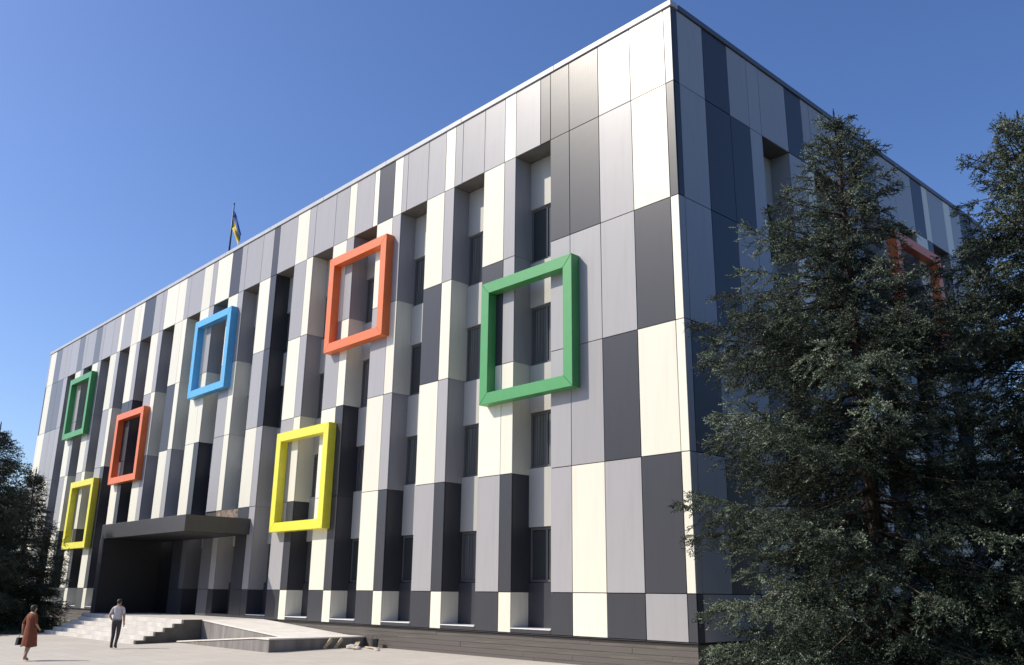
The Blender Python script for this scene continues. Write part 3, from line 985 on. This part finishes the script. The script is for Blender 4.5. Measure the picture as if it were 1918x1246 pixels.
def body(joints, fingers=True):
    """joints: dict; returns verts, edges, radii, roots"""
    V = []; E = []; RR = []; idx = {}
    def add(nm, co, r): idx[nm] = len(V); V.append(co); RR.append(r)
    for nm, (co, r) in joints.items(): add(nm, co, r)
    def ed(a, b): E.append((idx[a], idx[b]))
    for a, b in (('pelvis', 'waist'), ('waist', 'chest'), ('chest', 'neck0'), ('neck0', 'neck1'), ('neck1', 'jaw'), ('jaw', 'skull'), ('skull', 'crown')): ed(a, b)
    for s in 'LR':
        for a, b in (('neck0', 'sh'), ('sh', 'el'), ('el', 'wr'), ('wr', 'hand')):
            ed(a if a == 'neck0' else a + s, b + s)
        for a, b in (('pelvis', 'hip'), ('hip', 'kn'), ('kn', 'an'), ('an', 'toe')):
            ed(a if a == 'pelvis' else a + s, b + s)
        ed('an' + s, 'heel' + s)
    roots = {idx['pelvis']}
    if fingers:
        for s in 'LR':
            w = Vector(joints['wr' + s][0]); h = Vector(joints['hand' + s][0]); d = (h - w).normalized()
            side = d.cross(Vector((1, 0, 0))).normalized(); inn = d.cross(side).normalized()
            for q in range(5):
                if q == 0:
                    pts = [h - d * .03 + side * .025, h + side * .05 + d * .005, h + side * .055 + d * .035]; rr = .010
                else:
                    o = side * (.03 - .02 * (q - 1)); ln = (0, .07, .08, .075, .058)[q]
                    pts = [h + o * .8, h + o + d * (ln * .55), h + o + d * (ln * .85) + inn * .02]; rr = .009
                n = len(V)
                for i_, p_ in enumerate(pts): V.append(tuple(p_)); RR.append(rr * (1 - .12 * i_))
                E.extend([(n, n + 1), (n + 1, n + 2)]); roots.add(n)
    return V, E, RR, roots

def hair_cap(name, c, r, mat, parent, back=True, long=0.0):
    import bmesh
    bm = bmesh.new(); bmesh.ops.create_uvsphere(bm, u_segments=18, v_segments=12, radius=1)
    for v in bm.verts:
        x, y, z = v.co
        if z < -.15: z = -.15 - (0.0 if y > -.1 else (abs(z) - .15) * (1 + long))
        if y > .55 and z < .35: y = .35
        v.co = Vector((c[0] + x * r[0], c[1] + y * r[1], c[2] + z * r[2]))
    me = bpy.data.meshes.new(name); bm.to_mesh(me); bm.free()
    me.polygons.foreach_set('use_smooth', [True] * len(me.polygons))
    return link(name, me, mat, parent)

# the man walking away towards the steps
shirt = simple_mat('shirt_light_grey', (0.52, 0.48, 0.50), 0.85, 0.15, 12)
trous = simple_mat('trousers_dark', (0.045, 0.040, 0.045), 0.85, 0.2, 10)
shoe = simple_mat('shoe_black', (0.02, 0.02, 0.02), 0.5)
hairm = simple_mat('hair_dark', (0.018, 0.015, 0.013), 0.6)
Jm = {'pelvis': ((0, 0, .96), (.165, .115)), 'waist': ((0, .005, 1.08), (.155, .105)), 'chest': ((0, 0, 1.28), (.185, .115)), 'neck0': ((0, -.01, 1.43), (.10, .075)),
      'neck1': ((0, .0, 1.49), .055), 'jaw': ((0, .02, 1.545), (.068, .078)), 'skull': ((0, .01, 1.62), (.080, .098)), 'crown': ((0, 0, 1.675), (.055, .07)),
      'shL': ((-.175, 0, 1.385), .062), 'elL': ((-.255, -.07, 1.13), .046), 'wrL': ((-.225, .09, 1.0), .030), 'handL': ((-.20, .15, .985), (.036, .020)),
      'shR': ((.175, 0, 1.385), .062), 'elR': ((.235, -.05, 1.11), .046), 'wrR': ((.245, .01, .88), .030), 'handR': ((.245, .035, .81), (.022, .036)),
      'hipL': ((-.09, 0, .88), .10), 'knL': ((-.095, .06, .49), .068), 'anL': ((-.095, -.02, .10), .048), 'toeL': ((-.105, .15, .045), .036), 'heelL': ((-.095, -.05, .05), .036),
      'hipR': ((.09, 0, .88), .10), 'knR': ((.085, .01, .49), .068), 'anR': ((.075, -.13, .12), .048), 'toeR': ((.08, .03, .045), .036), 'heelR': ((.075, -.17, .075), .036)}
man = empty('person', (-20.45, -6.62, ground_z(-6.62)), R(52))
tag(man, 'person in light grey shirt and dark trousers walking away towards the steps', 'person')
def pick_man(c):
    if c.z < .085: return 2
    if c.z < .97 and abs(c.x) < .19: return 1
    if c.z > 1.455: return 3
    if abs(c.x) > .16 and c.z < 1.20: return 3
    return 0
V_, E_, R_, ro = body(Jm)
skinned('body', V_, E_, R_, ro, [shirt, trous, shoe, skin], pick_man, man)
hair_cap('hair', (0, -.005, 1.63), (.088, .102, .082), hairm, man, long=.2)
mb = MB(); mb.tube([(.165 * math.cos(t), .118 * math.sin(t), .985) for t in [2 * math.pi * i / 20 for i in range(21)]], .014, 6)
mb.build('belt', shoe, man, True)

# the woman in the rust dress
dressm = simple_mat('dress_rust', (0.17, 0.045, 0.020), 0.85, 0.25, 9)
Jw = {'pelvis': ((0, 0, .94), (.160, .120)), 'waist': ((0, .0, 1.06), (.135, .10)), 'chest': ((0, .015, 1.24), (.160, .115)), 'neck0': ((0, 0, 1.385), (.085, .07)),
      'neck1': ((0, .015, 1.44), .048), 'jaw': ((0, .045, 1.49), (.062, .072)), 'skull': ((0, .03, 1.56), (.076, .092)), 'crown': ((0, .02, 1.61), (.055, .07)),
      'shL': ((-.16, 0, 1.34), .056), 'elL': ((-.235, -.09, 1.10), .042), 'wrL': ((-.255, -.06, .87), .028), 'handL': ((-.255, -.045, .80), (.020, .034)),
      'shR': ((.16, 0, 1.34), .056), 'elR': ((.225, .0, 1.09), .042), 'wrR': ((.20, .14, .93), .028), 'handR': ((.185, .20, .915), (.020, .034)),
      'hipL': ((-.085, 0, .86), .10), 'knL': ((-.08, .05, .47), .058), 'anL': ((-.075, -.0, .09), .038), 'toeL': ((-.08, .15, .035), .032), 'heelL': ((-.075, -.03, .04), .030),
      'hipR': ((.085, 0, .86), .10), 'knR': ((.08, .0, .47), .058), 'anR': ((.07, -.12, .11), .038), 'toeR': ((.07, .02, .04), .032), 'heelR': ((.07, -.15, .07), .030)}
wom = empty('person', (-17.52, -10.3, ground_z(-10.3)), R(22))
tag(wom, 'person in rust brown dress carrying a black bag across the paving', 'person')
def pick_wom(c):
    if c.z < .055: return 1
    if 1.0 < c.z < 1.395 and (abs(c.x) < .2 or c.z > 1.08): return 0
    if c.z > .5 and abs(c.x) < .19 and c.z < 1.2: return 0
    return 2
V_, E_, R_, ro = body(Jw)
skinned('body', V_, E_, R_, ro, [dressm, shoe, skin], pick_wom, wom)
me = bpy.data.meshes.new('dress'); V = []; F = []
prof = [(1.395, .075, .06), (1.37, .15, .085), (1.30, .178, .12), (1.22, .185, .135), (1.08, .165, .122), (.98, .185, .145), (.86, .205, .165), (.70, .225, .185), (.55, .24, .20), (.42, .25, .215)]
ns = 28
for i, (z, rx, ry) in enumerate(prof):
    for k in range(ns):
        t = 2 * math.pi * k / ns
        fold = 1 + (0.05 * math.sin(7 * t + 1.3) + 0.03 * math.sin(11 * t)) * max(0, (1.0 - z)) * 1.6
        V.append((rx * math.cos(t) * fold, ry * math.sin(t) * fold + (0.02 if z < .9 else 0), z + (0.02 * math.sin(3 * t) if i == len(prof) - 1 else 0)))
for i in range(len(prof) - 1):
    for k in range(ns):
        q = (k + 1) % ns
        F.append((i * ns + k, (i + 1) * ns + k, (i + 1) * ns + q, i * ns + q))
me.from_pydata(V, [], F); me.polygons.foreach_set('use_smooth', [True] * len(F))
link('dress', me, dressm, wom)
hair_cap('hair', (0, .015, 1.565), (.090, .108, .085), hairm, wom, long=.9)
bag = empty('handbag', (0, 0, 0)); bag.parent = None
bl = wom.matrix_basis
bag.location = Matrix.Translation(wom.location) @ Matrix.Rotation(R(22), 4, 'Z') @ Vector((-.275, -.05, .46))
bag.rotation_euler.z = R(22)
tag(bag, 'black handbag hanging from the hand of the person in the rust dress', 'handbag')
mb = MB(); mb.prism([(-.16, 0), (.16, 0), (.135, .22), (-.135, .22)], 'x', -.05, .05); mb.build('bag_body', shoe, bag)
mb = MB(); mb.tube([(0, .10 * math.cos(t), .21 + .11 * math.sin(t)) for t in [math.pi * i / 12 for i in range(13)]], .009, 6); mb.build('handle', shoe, bag)
